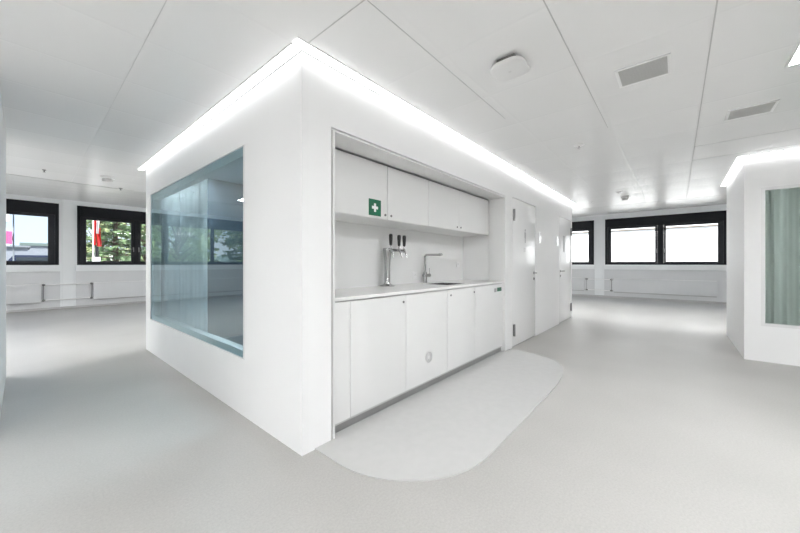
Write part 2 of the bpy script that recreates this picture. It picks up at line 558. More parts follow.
# room inside the core behind the glass: blue-grey inner walls
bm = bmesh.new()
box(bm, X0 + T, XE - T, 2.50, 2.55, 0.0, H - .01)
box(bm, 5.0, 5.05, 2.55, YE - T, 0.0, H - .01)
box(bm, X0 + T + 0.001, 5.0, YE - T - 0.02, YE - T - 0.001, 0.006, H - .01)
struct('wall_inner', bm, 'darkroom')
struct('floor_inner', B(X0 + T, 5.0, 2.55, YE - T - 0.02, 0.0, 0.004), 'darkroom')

# niche lining
bm = bmesh.new()
box(bm, NX0, NX0 + 0.012, Y0 + 0.03, 2.44, 0, NZ)            # behind the shadow gap
box(bm, NX1 - 0.010, NX1, Y0 + 0.03, 2.44, 0, NZ)
box(bm, NX0 + 0.012, NX1 - 0.010, Y0 + 0.03, 2.44, NZ - 0.012, NZ)
box(bm, NX0 + 0.012, NX1 - 0.010, 2.42, 2.44, 0, NZ - 0.012)
struct('wall_niche', bm, 'splash')
bm = bmesh.new()   # portal frame, held off the wall by a shadow gap
f0, f1, fz = NX0 + 0.014, NX1 - 0.012, NZ - 0.014
box(bm, f0, f0 + 0.016, Y0 - 0.004, 2.0, 0, fz, 0.0015)
box(bm, f1 - 0.014, f1, Y0 - 0.004, 2.0, 0, fz, 0.0015)
box(bm, f0 + 0.016, f1 - 0.014, Y0 - 0.004, 1.995, fz - 0.014, fz, 0.0015)
struct('trim_1', bm, 'lacquer')

# ------------- right hand room block
RX0, RX1, RY = 5.9, 7.75, -0.651
ry0, ry1, rz0, rz1 = -3.6, -0.794, 0.436, 2.132
bm = bmesh.new()
box(bm, RX0, RX0 + T, ry1, RY, 0, H - .002); box(bm, RX0, RX0 + T, YB, ry0, 0, H - .002)
box(bm, RX0, RX0 + T, ry0, ry1, 0, rz0); box(bm, RX0, RX0 + T, ry0, ry1, rz1, H - .002)
struct('wall_room_front', bm, 'wall')
struct('wall_room_side', B(RX0 + T, RX1, RY - T, RY, 0, H - .002), 'wall')
struct('wall_room_end', B(RX1 - T, RX1, YB, RY - T, 0, H - .002), 'wall')

# left partition whose end shows at the picture's left border
struct('wall_partition', B(-0.40, -0.109, 3.6, 5.4, 0, H - .002, bev=0.01), 'wall')

# ceiling joints that read as dark lines
jt = [(0.456, 1.2, 0.526, GY), (1.133, 0.0, 1.133, 1.70)]
k = 11
def joint(x0, y0, x1, y1, wd=0.005, mat='joint', dz=0.0):
    global k
    d = Vector((x1 - x0, y1 - y0)).normalized()
    n = Vector((-d.y, d.x)) * wd / 2
    o = [(x0 + n.x, y0 + n.y), (x0 - n.x, y0 - n.y), (x1 - n.x, y1 - n.y), (x1 + n.x, y1 + n.y)]
    struct('trim_%d' % k, prism(bmesh.new(), o, H - 0.0015 - dz, H + 0.001), mat)
    k += 1
joint(0.452, -1.0, 0.526, GY, 0.004, 'joint_l')
joint(1.137, -1.0, 1.128, 1.69)
joint(1.14, 1.193, 2.9, 1.20, 0.004)
joint(-1.0, 0.515, 3.75, 0.51, 0.006)
joint(-1.0, -0.16, GX, -0.16, 0.007)
joint(5.0, -0.16, 5.0, -3.0, 0.003)
joint(5.65, -0.16, 5.65, -3.0, 0.003)
joint(XB, GY, GX, GY, 0.014, 'plastic_g', 0.004)
joint(GX, YB, GX, GY, 0.010, 'joint', 0.001)

# ================================================================ CEILING LIGHTS
def led_strip(name, label, x0, x1, y0, y1, wall):
    """wall: the side ('x0', 'x1', 'y0' or 'y1') on which the strip meets its wall"""
    t = thing(name, label, 'ceiling light', ((x0 + x1) / 2, (y0 + y1) / 2, H - 0.006), 'cove light strips around the white blocks')
    e = 0.007
    obj('diffuser', B(x0 + e, x1 - e, y0 + e, y1 - e, H - 0.010, H - 0.0005, bev=0.003), 'led', t)
    for side in (('x0', 'x1') if y1 - y0 > x1 - x0 else ('y0', 'y1')):
        z = H - 0.014 if side == wall else H - 0.004
        bb = {'x0': (x0, x0 + e, y0, y1), 'x1': (x1 - e, x1, y0, y1), 'y0': (x0, x1, y0, y0 + e), 'y1': (x0, x1, y1 - e, y1)}[side]
        obj('profile', B(*bb, z, H - 0.0003), 'alu_d', t)
    return t
led_strip('light_strip', 'long glowing strip in ceiling above the big tinted window', 1.061, X0 - 0.0005, Y0, 5.79, 'x1')
led_strip('light_strip', 'long glowing ceiling strip above the kitchenette and doors', 1.061, 8.0, 1.697, Y0 - 0.0005, 'y1')
led_strip('light_strip', 'short slanting ceiling strip along the side of right-hand room', RX0, 7.82, RY + 0.0005, RY + 0.072, 'y0')
led_strip('light_strip', 'ceiling strip above the window of the right-hand room', RX0 - 0.072, RX0 - 0.0005, -6.0, RY + 0.072, 'x1')

def panel(label, x0, x1, y0, y1):
    t = thing('ceiling_light', label, 'ceiling light', ((x0 + x1) / 2, (y0 + y1) / 2, H - 0.01))
    bm = bmesh.new()
    e = 0.015
    box(bm, x0, x1, y0, y0 + e, H - 0.008, H); box(bm, x0, x1, y1 - e, y1, H - 0.008, H)
    box(bm, x0, x0 + e, y0 + e, y1 - e, H - 0.008, H); box(bm, x1 - e, x1, y0 + e, y1 - e, H - 0.008, H)
    obj('frame', bm, 'alu', t)
    obj('diffuser', B(x0 + e, x1 - e, y0 + e, y1 - e, H - 0.005, H - 0.0005), 'panel', t)
    return t
panel('bright rectangular ceiling light panel at the top right edge of view', 2.12, 3.37, -0.87, -0.562)
# unseen copies of the panel, added only to brighten the room
fill_panel = panel('unseen fill light panel added over the open floor behind', -1.8, -0.55, -0.87, -0.562)
for dx, dy in ((-2.6, 0), (0, -2.6), (-2.6, -2.6), (2.6, -2.6), (-1.2, 5.6), (-2.6, 2.6), (-1.2, 8.6), (-0.1, 7.6), (-2.6, 7.0)):
    dup(fill_panel, (dx, dy, 0), 'unseen fill light panel added over the open floor behind', 'ceiling panels behind the camera')
for x_, y_, lb in ((4.05, 7.0, 1), (8.95, 3.1, 1), (9.0, -1.0, 0), (9.0, -2.6, 0), (5.3, 7.3, 1), (7.6, 7.3, 1), (9.0, 4.6, 1), (9.0, 5.9, 1), (8.9, 7.3, 1)):  # unseen panels added behind the blocks to brighten the far zones
    dup(fill_panel, (x_ - 0.75 - fill_panel.location.x, y_ - 0.6 - fill_panel.location.y, 0), 'added fill light panel hidden behind the ' + ('white core block' if lb else 'right-hand room'), 'ceiling panels behind the ' + ('core block' if lb else 'right-hand room'))
dup(fill_panel, (2.15 - fill_panel.location.x, 2.9 - fill_panel.location.y, 0), 'added fill light panel inside room behind the big tinted window')  # added lamp, lifts the interior seen through the glass
dup(fill_panel, (6.9 - fill_panel.location.x, -2.0 - fill_panel.location.y, 0), 'added fill light panel in the right-hand room behind its curtain')  # added lamp, brightens the curtain of this room
q_ = dup(fill_panel, (1.57 - fill_panel.location.x, 4.95 - fill_panel.location.y, 0), 'added fill light panel over the pale curtain inside glazed room')  # second added lamp, lights the curtain from close by
q_.rotation_euler = (0, 0, PI / 2)
fill_panel['group'] = 'ceiling panels behind the camera'

# ================================================================ GLAZING
# big tinted window in the core block
win = structure_root('window_20', (X0, 4.0, gz0))
bm = bmesh.new()
e = 0.07
box(bm, X0 + 0.02, X0 + 0.09, gy0, gy0 + e, gz0, gz1); box(bm, X0 + 0.02, X0 + 0.09, gy1 - e, gy1, gz0, gz1)
box(bm, X0 + 0.02, X0 + 0.09, gy0 + e, gy1 - e, gz0, gz0 + 0.055); box(bm, X0 + 0.02, X0 + 0.09, gy0 + e, gy1 - e, gz1 - 0.07, gz1)
obj('window_frame', bm, 'glassframe', win)
obj('pane', B(X0 + 0.008, X0 + 0.014, gy0 + 0.045, gy1 - 0.004, gz0 + 0.004, gz1 - 0.004), 'glass_t', win)
bm = bmesh.new()
box(bm, X0 + 0.004, X0 + 0.02, gy0 + 0.001, gy0 + 0.04, gz0 + 0.001, gz1 - 0.001)
obj('pale_strip', bm, 'lacquer', win)

def curtain(name, label, x, y0, y1, z0, z1, amp, per, mat, seed):
    rnd = random.Random(seed)
    bm = bmesh.new()
    n = int((y1 - y0) / 0.012)
    ph = 0
    prev = None
    for i in range(n + 1):
        y = y0 + (y1 - y0) * i / n
        ph += 2 * PI * 0.012 / per * (0.7 + 0.6 * rnd.random())
        xx = x + amp * math.sin(ph) + amp * 0.3 * math.sin(2.3 * ph)
        col = [bm.verts.new((xx, y, z)) for z in (z0, z1)]
        if prev:
            f = bm.faces.new((prev[0], col[0], col[1], prev[1])); f.smooth = True
        prev = col
    bmesh.ops.solidify(bm, geom=bm.faces[:], thickness=0.002)
    return tag(obj(name, bm, mat), label, 'curtain')
curtain('curtain', 'pale curtain hanging in folds behind the big tinted window', X0 + 0.165, 3.9, 5.54, 0.03, 2.46, 0.024, 0.15, 'curtain', 3)
curtain('curtain', 'grey-green curtain hanging behind the window of the right-hand room', RX0 + 0.20, -3.7, -0.79, 0.03, 2.46, 0.03, 0.16, 'curtain_g', 5)

win = structure_root('window_21', (RX0, -2.2, rz0))
bm = bmesh.new()
e = 0.035
box(bm, RX0 + 0.0, RX0 + 0.05, ry1 - e, ry1, rz0, rz1); box(bm, RX0, RX0 + 0.05, ry0, ry0 + e, rz0, rz1)
box(bm, RX0, RX0 + 0.05, ry0 + e, ry1 - e, rz0, rz0 + e); box(bm, RX0, RX0 + 0.05, ry0 + e, ry1 - e, rz1 - e, rz1)
obj('window_frame', bm, 'alu', win)
obj('pane', B(RX0 + 0.015, RX0 + 0.021, ry0 + e, ry1 - e, rz0 + e, rz1 - e), 'glass_g', win)

# ================================================================ DOORS
def door(name, a, b, hinge_x, lever_x, kind):
    root = structure_root(name, ((a + b) / 2, Y0, 0))
    g = 0.004
    obj('door_leaf', B(a + g, b - g, Y0 + 0.003, Y0 + 0.048, 0.014, DZ - g, bev=0.002), 'door', root)
    for z in (1.90, 0.245):
        bm = bmesh.new()
        tube(bm, [(hinge_x, Y0 - 0.012, z - 0.085), (hinge_x, Y0 - 0.012, z + 0.085)], 0.014, 12)
        box(bm, hinge_x - 0.016, hinge_x + 0.016, Y0 - 0.010, Y0 + 0.003, z - 0.08, z + 0.08)
        obj('hinge', bm, 'steel_dark', root)
    s = 1 if lever_x > (a + b) / 2 else -1
    bm = bmesh.new()
    lathe(bm, [(0.025, 0), (0.025, -0.008), (0.010, -0.010), (0.010, -0.05)], (lever_x, Y0 + 0.003, 1.05), 20, 'Y')
    tube(bm, [(lever_x, Y0 - 0.045, 1.05), (lever_x - s * 0.03, Y0 - 0.05, 1.05), (lever_x - s * 0.12, Y0 - 0.05, 1.05)], 0.009, 10)
    obj('door_handle', bm, 'chrome', root)
    bm = bmesh.new()
    lathe(bm, [(0.025, 0), (0.025, -0.008), (0.008, -0.009), (0.008, -0.018)], (lever_x, Y0 + 0.003, 0.955), 20, 'Y')
    obj('lock_rose', bm, 'chrome', root)
    # threshold: dark slot under the leaf
    obj('threshold', B(a + g, b - g, Y0 + 0.02, Y0 + 0.10, 0.0, 0.011), 'gapgrey', root)
    return root
door('door_1', D1[0], D1[1], 4.585, 5.45, 0)
door('door_2', D2[0], D2[1], 7.885, 7.06, 1)
# blind backing so nothing shows through the gaps
struct('wall_door_backing', B(4.32, XE - T, 2.2, 2.24, 0, H - .01), 'wall')

def flat(outline, depth=0.0008):
    return prism(bmesh.new(), outline, 0, depth)
# toilet pictogram on door 1: grey standing figure, small lines of text below
sg = thing('door_sign', 'small grey standing figure pictogram with fine text on first door', 'sign', (5.06, Y0 + 0.003, 1.5))
bm = bmesh.new()
prism(bm, [(0.022 * math.cos(a * PI / 10), 0.215 + 0.022 * math.sin(a * PI / 10)) for a in range(20)], 0, 0.0008)
prism(bm, [(-0.032, 0.185), (0.032, 0.185), (0.036, 0.10), (0.022, 0.10), (0.020, 0.02), (0.004, 0.02), (0.002, 0.09), (-0.002, 0.09), (-0.004, 0.02), (-0.020, 0.02), (-0.022, 0.10), (-0.036, 0.10)], 0, 0.0008)
obj('figure', to_wall(bm, 5.06, Y0 + 0.0028, 1.50, '-Y'), 'signgrey', sg)
bm = bmesh.new()
for i, wd in enumerate((0.11, 0.085, 0.10)):
    x = -wd / 2
    rnd = random.Random(i)
    while x < wd / 2:
        l = 0.006 + 0.012 * rnd.random()
        prism(bm, [(x, -0.02 - 0.022 * i), (x + l, -0.02 - 0.022 * i), (x + l, -0.028 - 0.022 * i), (x, -0.028 - 0.022 * i)], 0, 0.0008)
        x += l + 0.004
obj('text_lines', to_wall(bm, 5.04, Y0 + 0.0028, 1.46, '-Y'), 'plastic_g', sg)
sg = thing('door_sign', 'narrow grey notice on the farther white door', 'sign', (7.33, Y0 + 0.003, 1.6))
obj('sheet', to_wall(flat(rrect(0, 0, 0.15, 0.34, 0.004, 2)), 7.33, Y0 + 0.0028, 1.61, '-Y'), 'signgrey', sg)
for cx, lab in ((5.74, 'small shiny white plate on wall right beside the first door'), (6.81, 'small shiny white plate on wall just before the farther door')):
    t = thing('wall_plate', lab, 'wall plate', (cx, Y0, 1.55), 'white plates between the two doors')
    bm = prism(bmesh.new(), rrect(0, 0, 0.11, 0.19, 0.006, 3), 0, 0.012)
    obj('plate', to_wall(bm, cx, Y0, 1.64, '-Y'), 'white', t)
    bm = prism(bmesh.new(), rrect(0, 0, 0.09, 0.17, 0.006, 3), 0.012, 0.014)
    obj('inlay', to_wall(bm, cx, Y0, 1.64, '-Y'), 'plate', t)

# ================================================================ KITCHENETTE
CX0, CX1 = f0 + 0.017, f1 - 0.015            # clear width inside the portal frame
YF = 1.800                                    # lower door fronts
# platform
pl = bmesh.new()
px0, px1, py0, R, R2 = 1.228, 4.42, 0.885, 0.65, 0.62
o = [(px0, Y0 - 0.001)]
for i in range(17):
    a = PI + (PI / 2) * i / 16
    o.append((px0 + R + R * math.cos(a), py0 + R + R * math.sin(a)))
kp = [Vector(p) for p in ((2.8, .885), (3.2, .886), (3.6, .905), (3.96, .965), (4.2, 1.075), (4.33, 1.20), (4.40, 1.37), (px1, 1.6), (px1, Y0 - 0.001), (px1, 1.9))]
for i in range(1, len(kp) - 2):
    p0, p1, p2, p3 = kp[i - 1:i + 3]
    for q in range(6):
        u = q / 6
        v = 0.5 * (2 * p1 + (p2 - p0) * u + (2 * p0 - 5 * p1 + 4 * p2 - p3) * u * u + (3 * p1 - p0 - 3 * p2 + p3) * u ** 3)
        o.append((v.x, v.y))
o += [(px1, Y0 - 0.001), (CX1, Y0 - 0.001), (CX1, 1.822), (CX0, 1.822), (CX0, Y0 - 0.001)]
prism(pl, o, 0.0, 0.008)
tag(obj('floor_platform', pl, 'platform'), 'low glossy off-white platform with rounded corners in front of kitchenette', 'floor platform')
# plinth
t = thing('plinth', 'recessed grey metal plinth below the kitchenette cabinets', 'plinth', ((CX0 + CX1) / 2, 1.83, 0))
obj('plinth_board', B(CX0 + .001, CX1 - .001, 1.824, 1.84, 0.0, 0.079), 'plinth', t)
obj('pale_strip', B(CX0 + .001, CX1 - .001, 1.814, 1.824, 0.062, 0.079), 'plinth_refl', t)  # pale strip puts a reflection above the dark board into shape and colour

def lock(x, z, yf, parent, mat='steel_dark'):
    bm = bmesh.new()
    lathe(bm, [(0.0105, 0.0), (0.0105, -0.005), (0.0075, -0.007), (0.0, -0.007)], (x, yf, z), 18, 'Y')
    obj('lock', bm, mat, parent)

def cabinet(name, label, x0, x1, z0, z1, yf, yb, locks=(), doors=None, group=None, cat='cabinet', gap=0.0018):
    t = thing(name, label, cat, ((x0 + x1) / 2, (yf + yb) / 2, z0), group)
    th = 0.018
    bm = bmesh.new()
    i = 0.0008
    box(bm, x0 + i, x0 + th, yf + 0.021, yb, z0, z1); box(bm, x1 - th, x1 - i, yf + 0.021, yb, z0, z1)
    box(bm, x0 + th, x1 - th, yf + 0.021, yb, z0, z0 + th); box(bm, x0 + th, x1 - th, yb - th, yb, z0 + th, z1)
    if name == 'wall_cabinet': box(bm, x0 + th, x1 - th, yf + 0.021, yb - th, z1 - th, z1)
    obj('body', bm, 'lacquer', t)
    for a, b in (doors or [(x0, x1)]):
        d = obj('door', B(a + gap, b - gap, yf, yf + 0.019, z0 + 0.0015, z1 - 0.0015, bev=0.0012), 'lacquer', t)
        d['_span'] = 1
        for lx, lz in locks:
            if a <= lx <= b: 
                bm = lathe(bmesh.new(), [(0.0105, 0.0), (0.0105, -0.005), (0.0075, -0.007), (0.0, -0.007)], (lx, yf, lz), 18, 'Y')
                obj('lock', bm, 'steel_dark', d)
        del d['_span']
    return t
ZL0, ZL1 = 0.082, 0.926
tag(obj('filler_panel', B(CX0, 1.549, YF, YF + 0.019, ZL0, ZL1, bev=0.001), 'lacquer'), 'narrow white filler panel left of the lower kitchenette doors', 'panel')
cabinet('base_cabinet', 'white lower cabinet at the left, under the black-handled taps', 1.551, 2.187, ZL0, ZL1, YF, 2.418, [(2.153, 0.867)], group='kitchenette base cabinets')
c2 = cabinet('base_cabinet', 'white lower cabinet with a round vent in its door', 2.189, 2.857, ZL0, ZL1, YF, 2.418, group='kitchenette base cabinets')
vd = [c for c in c2.children if c.name.startswith('door')][0]
bm = bmesh.new()
for r0, r1 in ((0.056, 0.049), (0.043, 0.037), (0.031, 0.025), (0.019, 0.0)):
    lathe(bm, [(r1, -0.0021), (r0, -0.0021), (r0, -0.005), (r1, -0.005), (r1, -0.0021)] if r1 else [(0.0, -0.0021), (r0, -0.0021), (r0, -0.005), (0.0, -0.005)], (2.53, YF, 0.305), 28, 'Y', caps=False)
obj('vent', bm, 'alu', vd)
bm = lathe(bmesh.new(), [(0.0, 0), (0.053, 0), (0.053, -0.002), (0.0, -0.002)], (2.53, YF, 0.305), 28, 'Y')
obj('vent_disc', bm, 'plastic_g', vd)
c4 = cabinet('base_cabinet', 'wide white lower cabinet under the sink with a small green label', 2.861, CX1 - 0.001, ZL0, ZL1, YF, 2.418, [(2.93, 0.868), (3.445, 0.868)], doors=[(2.861, 3.479), (3.479, CX1 - 0.001)], group='kitchenette base cabinets', gap=0.0005)
vd = [c for c in c4.children if c.name.startswith('door')][-1]
obj('green_label', to_wall(flat(rrect(0, 0, 0.14, 0.05, 0.002, 2)), 4.155, YF, 0.858, '-Y'), 'greenA', vd)
obj('grey_label', to_wall(flat(rrect(0, 0, 0.07, 0.05, 0.002, 2)), 4.03, YF, 0.852, '-Y'), 'plastic_g', vd)

# worktop with sink cut-out
sx0, sx1, sy0, sy1 = 3.08, 3.47, 1.93, 2.25
wt = thing('worktop', 'white kitchenette worktop with a sink cut into it', 'worktop', (2.8, 2.1, 0.938))
bm = bmesh.new()
zt0, zt1 = 0.938, 0.962
box(bm, CX0, sx0, 1.792, 2.419, zt0, zt1); box(bm, sx1, CX1, 1.792, 2.419, zt0, zt1)
box(bm, sx0, sx1, 1.792, sy0, zt0, zt1); box(bm, sx0, sx1, sy1, 2.419, zt0, zt1)
bmesh.ops.remove_doubles(bm, verts=bm.verts, dist=1e-5)
obj('slab', bm, 'counter', wt)
obj('support_rail', B(CX0, CX1, 1.812, 1.83, 0.927, 0.938), 'plastic_g', wt)
sk = thing('sink', 'stainless steel sink let into the white worktop', 'sink', ((sx0 + sx1) / 2, (sy0 + sy1) / 2, 0.78))
bm = bmesh.new()
q = 0.002
box(bm, sx0 + q, sx0 + q + .003, sy0 + q, sy1 - q, 0.78, 0.9615); box(bm, sx1 - q - .003, sx1 - q, sy0 + q, sy1 - q, 0.78, 0.9615)
box(bm, sx0 + q + .003, sx1 - q - .003, sy0 + q, sy0 + q + .003, 0.78, 0.9615); box(bm, sx0 + q + .003, sx1 - q - .003, sy1 - q - .003, sy1 - q, 0.78, 0.9615)
box(bm, sx0 + q + .003, sx1 - q - .003, sy0 + q + .003, sy1 - q - .003, 0.78, 0.783)
obj('basin', bm, 'chrome', sk)
obj('drain', lathe(bmesh.new(), [(0.04, 0), (0.04, 0.003), (0.03, 0.0015), (0, 0.0015)], ((sx0 + sx1) / 2, (sy0 + sy1) / 2, 0.783), 24), 'steel_dark', sk)

# upper cabinets
ZU0, ZU1, YU = 1.600, 2.089, 2.0
uc = 'kitchenette wall cabinets'
u1 = cabinet('wall_cabinet', 'white wall cabinet at the left with green cross sign on door', CX0 + .001, 2.163, ZU0, ZU1, YU, 2.418, [(2.135, 1.640)], group=uc)
cabinet('wall_cabinet', 'white wall cabinet right of the green cross sign, dark lock', 2.167, 2.807, ZU0, ZU1, YU, 2.418, [(2.215, 1.640)], group=uc)
cabinet('wall_cabinet', 'third white wall cabinet from the left, above the bent spout tap', 2.809, 3.441, ZU0, ZU1, YU, 2.418, [(3.40, 1.640)], group=uc)
cabinet('wall_cabinet', 'white wall cabinet at the far right of the kitchenette', 3.443, CX1 - .001, ZU0, ZU1, YU, 2.418, [(3.485, 1.640)], group=uc)
struct('trim_2', B(CX0, CX1, 2.012, 2.40, ZU1 + 0.002, NZ - 0.03), 'gapgrey')

# first aid sign
fa = thing('first_aid_sign', 'green first aid sign with white cross on upper cabinet door', 'sign', (2.003, YU, 1.69))
obj('plate', to_wall(flat(rrect(0, 0, 0.150, 0.142, 0.002, 2), 0.0015), 2.003, YU, 1.690, '-Y'), 'greenA', fa)
a, b = 0.012, 0.037
cross = [(-a, -b), (a, -b), (a, -a), (b, -a), (b, a), (a, a), (a, b), (-a, b), (-a, a), (-b, a), (-b, -a), (-a, -a)]
bm = prism(bmesh.new(), cross, 0.0015, 0.0022)
obj('cross', to_wall(bm, 2.003, YU, 1.690, '-Y'), 'white', fa)

# beverage tap column
tx, ty, tz = 2.52, 2.33, 0.962
tp = thing('tap_tower', 'steel drinks tap tower with three black handles on the worktop', 'drinks tap', (tx, ty, tz))
bm = bmesh.new()
lathe(bm, [(0.078, 0), (0.078, 0.008), (0.050, 0.018), (0.036, 0.026), (0.031, 0.04), (0.031, 0.20), (0.034, 0.28), (0.044, 0.36), (0.049, 0.385), (0.046, 0.402), (0.0, 0.407)], (tx, ty, tz), 32)
obj('column', bm, 'chrome', tp)
bm = bmesh.new()
tube(bm, [(tx + 0.02, ty, tz + 0.385), (tx + 0.265, ty, tz + 0.385)], 0.017, 16)
tube(bm, [(tx + 0.265, ty, tz + 0.385), (tx + 0.278, ty, tz + 0.385)], 0.022, 16)
obj('crossbar', bm, 'chrome', tp)
for hx in (2.505, 2.655, 2.742):
    bm = bmesh.new()
    y1 = ty - 0.030
    if hx < 2.55: y1 = ty - 0.045
    tube(bm, [(hx, ty, tz + 0.385), (hx, y1 - 0.02, tz + 0.385)], 0.012, 12)
    tube(bm, [(hx, y1 - 0.018, tz + 0.390), (hx, y1 - 0.030, tz + 0.372), (hx + 0.004, y1 - 0.045, tz + 0.340), (hx + 0.006, y1 - 0.055, tz + 0.305)], [0.013, 0.012, 0.008, 0.007], 12)
    tube(bm, [(hx, y1 - 0.018, tz + 0.385), (hx, y1 - 0.018, tz + 0.432)], [0.012, 0.006], 12)
    fct = obj('faucet', bm, 'chrome', tp)
    bm = lathe(bmesh.new(), [(0.010, 0), (0.0155, 0.01), (0.0195, 0.07), (0.0205, 0.105), (0.016, 0.120), (0.0, 0.123)], (hx, y1 - 0.018, tz + 0.428), 20)
    obj('handle', bm, 'black', fct)

# kitchen mixer tap
kx, ky = 3.225, 2.35
mt = thing('mixer_tap', 'steel L-shaped mixer tap beside the sink', 'tap', (kx, ky, tz))
bm = bmesh.new()
lathe(bm, [(0.027, 0), (0.027, 0.012), (0.023, 0.016), (0.023, 0.13), (0.015, 0.138), (0.0135, 0.14)], (kx, ky, tz), 24)
tube(bm, [(kx, ky, tz + 0.135), (kx, ky, tz + 0.325), (kx, ky - 0.008, tz + 0.340), (kx, ky - 0.025, tz + 0.346), (kx, ky - 0.235, tz + 0.346)], 0.0135, 16)
tube(bm, [(kx, ky - 0.205, tz + 0.346), (kx, ky - 0.245, tz + 0.346)], 0.0165, 16)
obj('spout', bm, 'chrome', mt)
bm = bmesh.new()
tube(bm, [(kx - 0.03, ky, tz + 0.095), (kx + 0.085, ky - 0.01, tz + 0.095)], 0.021, 16)
tube(bm, [(kx + 0.075, ky - 0.01, tz + 0.10), (kx + 0.075, ky - 0.012, tz + 0.185)], 0.0045, 10)
obj('lever', bm, 'chrome', mt)

# sockets on the splashback and a small stud at the worktop end
def socket(x, z, label):
    t = thing('power_socket', label, 'power socket', (x, 2.42, z), 'sockets on the kitchenette splashback')
    obj('plate', to_wall(prism(bmesh.new(), rrect(0, 0, 0.085, 0.085, 0.006, 3), 0, 0.008), x, 2.42, z, '-Y'), 'plastic', t)
    bm = bmesh.new()
    for dx, dz in ((-0.014, 0), (0.014, 0), (0, 0.010)):
        prism(bm, [(dx + 0.003 * math.cos(a * PI / 4), dz + 0.003 * math.sin(a * PI / 4)) for a in range(8)], 0.008, 0.009)
    obj('pin_holes', to_wall(bm, x, 2.42, z, '-Y'), 'steel_dark', t)
socket(3.11, 1.06, 'white power socket on splashback directly left of the mixer tap')
socket(4.13, 1.19, 'white power socket at the right end of the splashback')

# ================================================================ CEILING FITTINGS
# wireless access point: rounded square white box on a dark bracket
ap = thing('access_point', 'white rounded square device mounted under the ceiling', 'access point', (2.12, 0.845, H - 0.06))
bm = bmesh.new()
secs = [(0.205, H - 0.056, 0.06), (0.225, H - 0.050, 0.068), (0.228, H - 0.038, 0.07), (0.210, H - 0.026, 0.066)]
rings = []
for wd, z, r in secs:
    rings.append([bm.verts.new((x, y, z)) for x, y in rrect(2.12, 0.845, wd, wd, r, 8)])
for i in range(len(rings) - 1):
    n = len(rings[i])
    for j in range(n):
        f = bm.faces.new((rings[i][j], rings[i][(j + 1) % n], rings[i + 1][(j + 1) % n], rings[i + 1][j])); f.smooth = True
bm.faces.new(rings[0][::-1]); bm.faces.new(rings[-1])
bmesh.ops.recalc_face_normals(bm, faces=bm.faces)
obj('housing', bm, 'plastic', ap)
obj('bracket', B(2.03, 2.15, 0.78, 0.90, H - 0.026, H, bev=0.004), 'steel_dark', ap)
obj('logo_dimple', lathe(bmesh.new(), [(0.010, 0), (0.010, 0.001), (0, 0.001)], (2.12, 0.845, H - 0.0572), 20), 'alu', ap)

def vent(x0, x1, y0, y1, label):
    t = thing('air_vent', label, 'air vent', ((x0 + x1) / 2, (y0 + y1) / 2, H), 'square ceiling vents')
    e = 0.018
    bm = bmesh.new()
    z0 = H - 0.007
    box(bm, x0, x1, y0, y0 + e, z0, H); box(bm, x0, x1, y1 - e, y1, z0, H)
    box(bm, x0, x0 + e, y0 + e, y1 - e, z0, H); box(bm, x1 - e, x1, y0 + e, y1 - e, z0, H)
    obj('frame', bm, 'plastic', t)
    bm = bmesh.new()
    n = 15
    for i in range(n):
        c = x0 + e + (x1 - x0 - 2 * e) * (i + 0.5) / n
        box(bm, c - 0.0045, c + 0.0045, y0 + e, y1 - e, H - 0.006, H - 0.002)
    g = obj('grille', bm, 'grille', t)
    obj('backing', B(x0 + e, x1 - e, y0 + e, y1 - e, H - 0.0015, H), 'plastic_g', t)
vent(2.672, 2.955, 0.025, 0.325, 'square grey-meshed ceiling vent nearer the rounded white device')
vent(4.01, 4.275, -0.645, -0.345, 'square ceiling vent farther away, towards the right-hand room')

def detector(x, y, label, z=H, s=1.0, nm='smoke_detector'):
    t = thing(nm, label, 'smoke detector', (x, y, z))
    obj('base', lathe(bmesh.new(), [(0.066 * s, 0.0), (0.066 * s, -0.016 * s), (0.058 * s, -0.020 * s), (0.05 * s, -0.020 * s)], (x, y, z), 28), 'plastic', t)
    obj('chamber', lathe(bmesh.new(), [(0.046 * s, -0.019 * s), (0.050 * s, -0.035 * s), (0.046 * s, -0.052 * s), (0.030 * s, -0.060 * s), (0.0, -0.061 * s)], (x, y, z), 28), 'grille', t)
    obj('collar', lathe(bmesh.new(), [(0.042 * s, -0.0195 * s), (0.042 * s, -0.034 * s)], (x, y, z), 28), 'steel_dark', t)
detector(0.86, 6.70, 'round smoke detector on the ceiling over the left windows', s=1.3)
detector(7.86, 0.78, 'round smoke detector on the ceiling over the right windows', s=1.1)
def sprinkler(x, y, label, r=0.035, mat='chrome'):
    t = thing('sprinkler', label, 'ceiling sprinkler', (x, y, H))
    obj('rosette', lathe(bmesh.new(), [(r, 0), (r, -0.003), (r * 0.6, -0.012), (0.008, -0.014)], (x, y, H), 24), 'plastic' if mat != 'steel_dark' else mat, t)
    bm = bmesh.new()
    tube(bm, [(x, y, H - 0.012), (x, y, H - 0.035)], 0.007, 12)
    lathe(bm, [(0.016, 0), (0.016, -0.003), (0, -0.003)], (x, y, H - 0.034), 16)
    obj('nozzle', bm, mat, t)
sprinkler(4.085, 0.832, 'white rosette with small nozzle on ceiling above the kitchenette', 0.055)
sprinkler(7.25, 0.81, 'small flat ceiling fitting beside the far smoke detector', 0.05, 'alu')
sprinkler(0.205, 6.85, 'tiny dark ceiling nozzle above the leftmost window', 0.022, 'steel_dark')
sprinkler(1.14, 7.50, 'small dark ceiling nozzle on the joint beyond the smoke detector', 0.03, 'steel_dark')
sprinkler(9.3 - 1.2, 1.40, 'small ceiling nozzle near the far end of core wall', 0.03, 'alu')

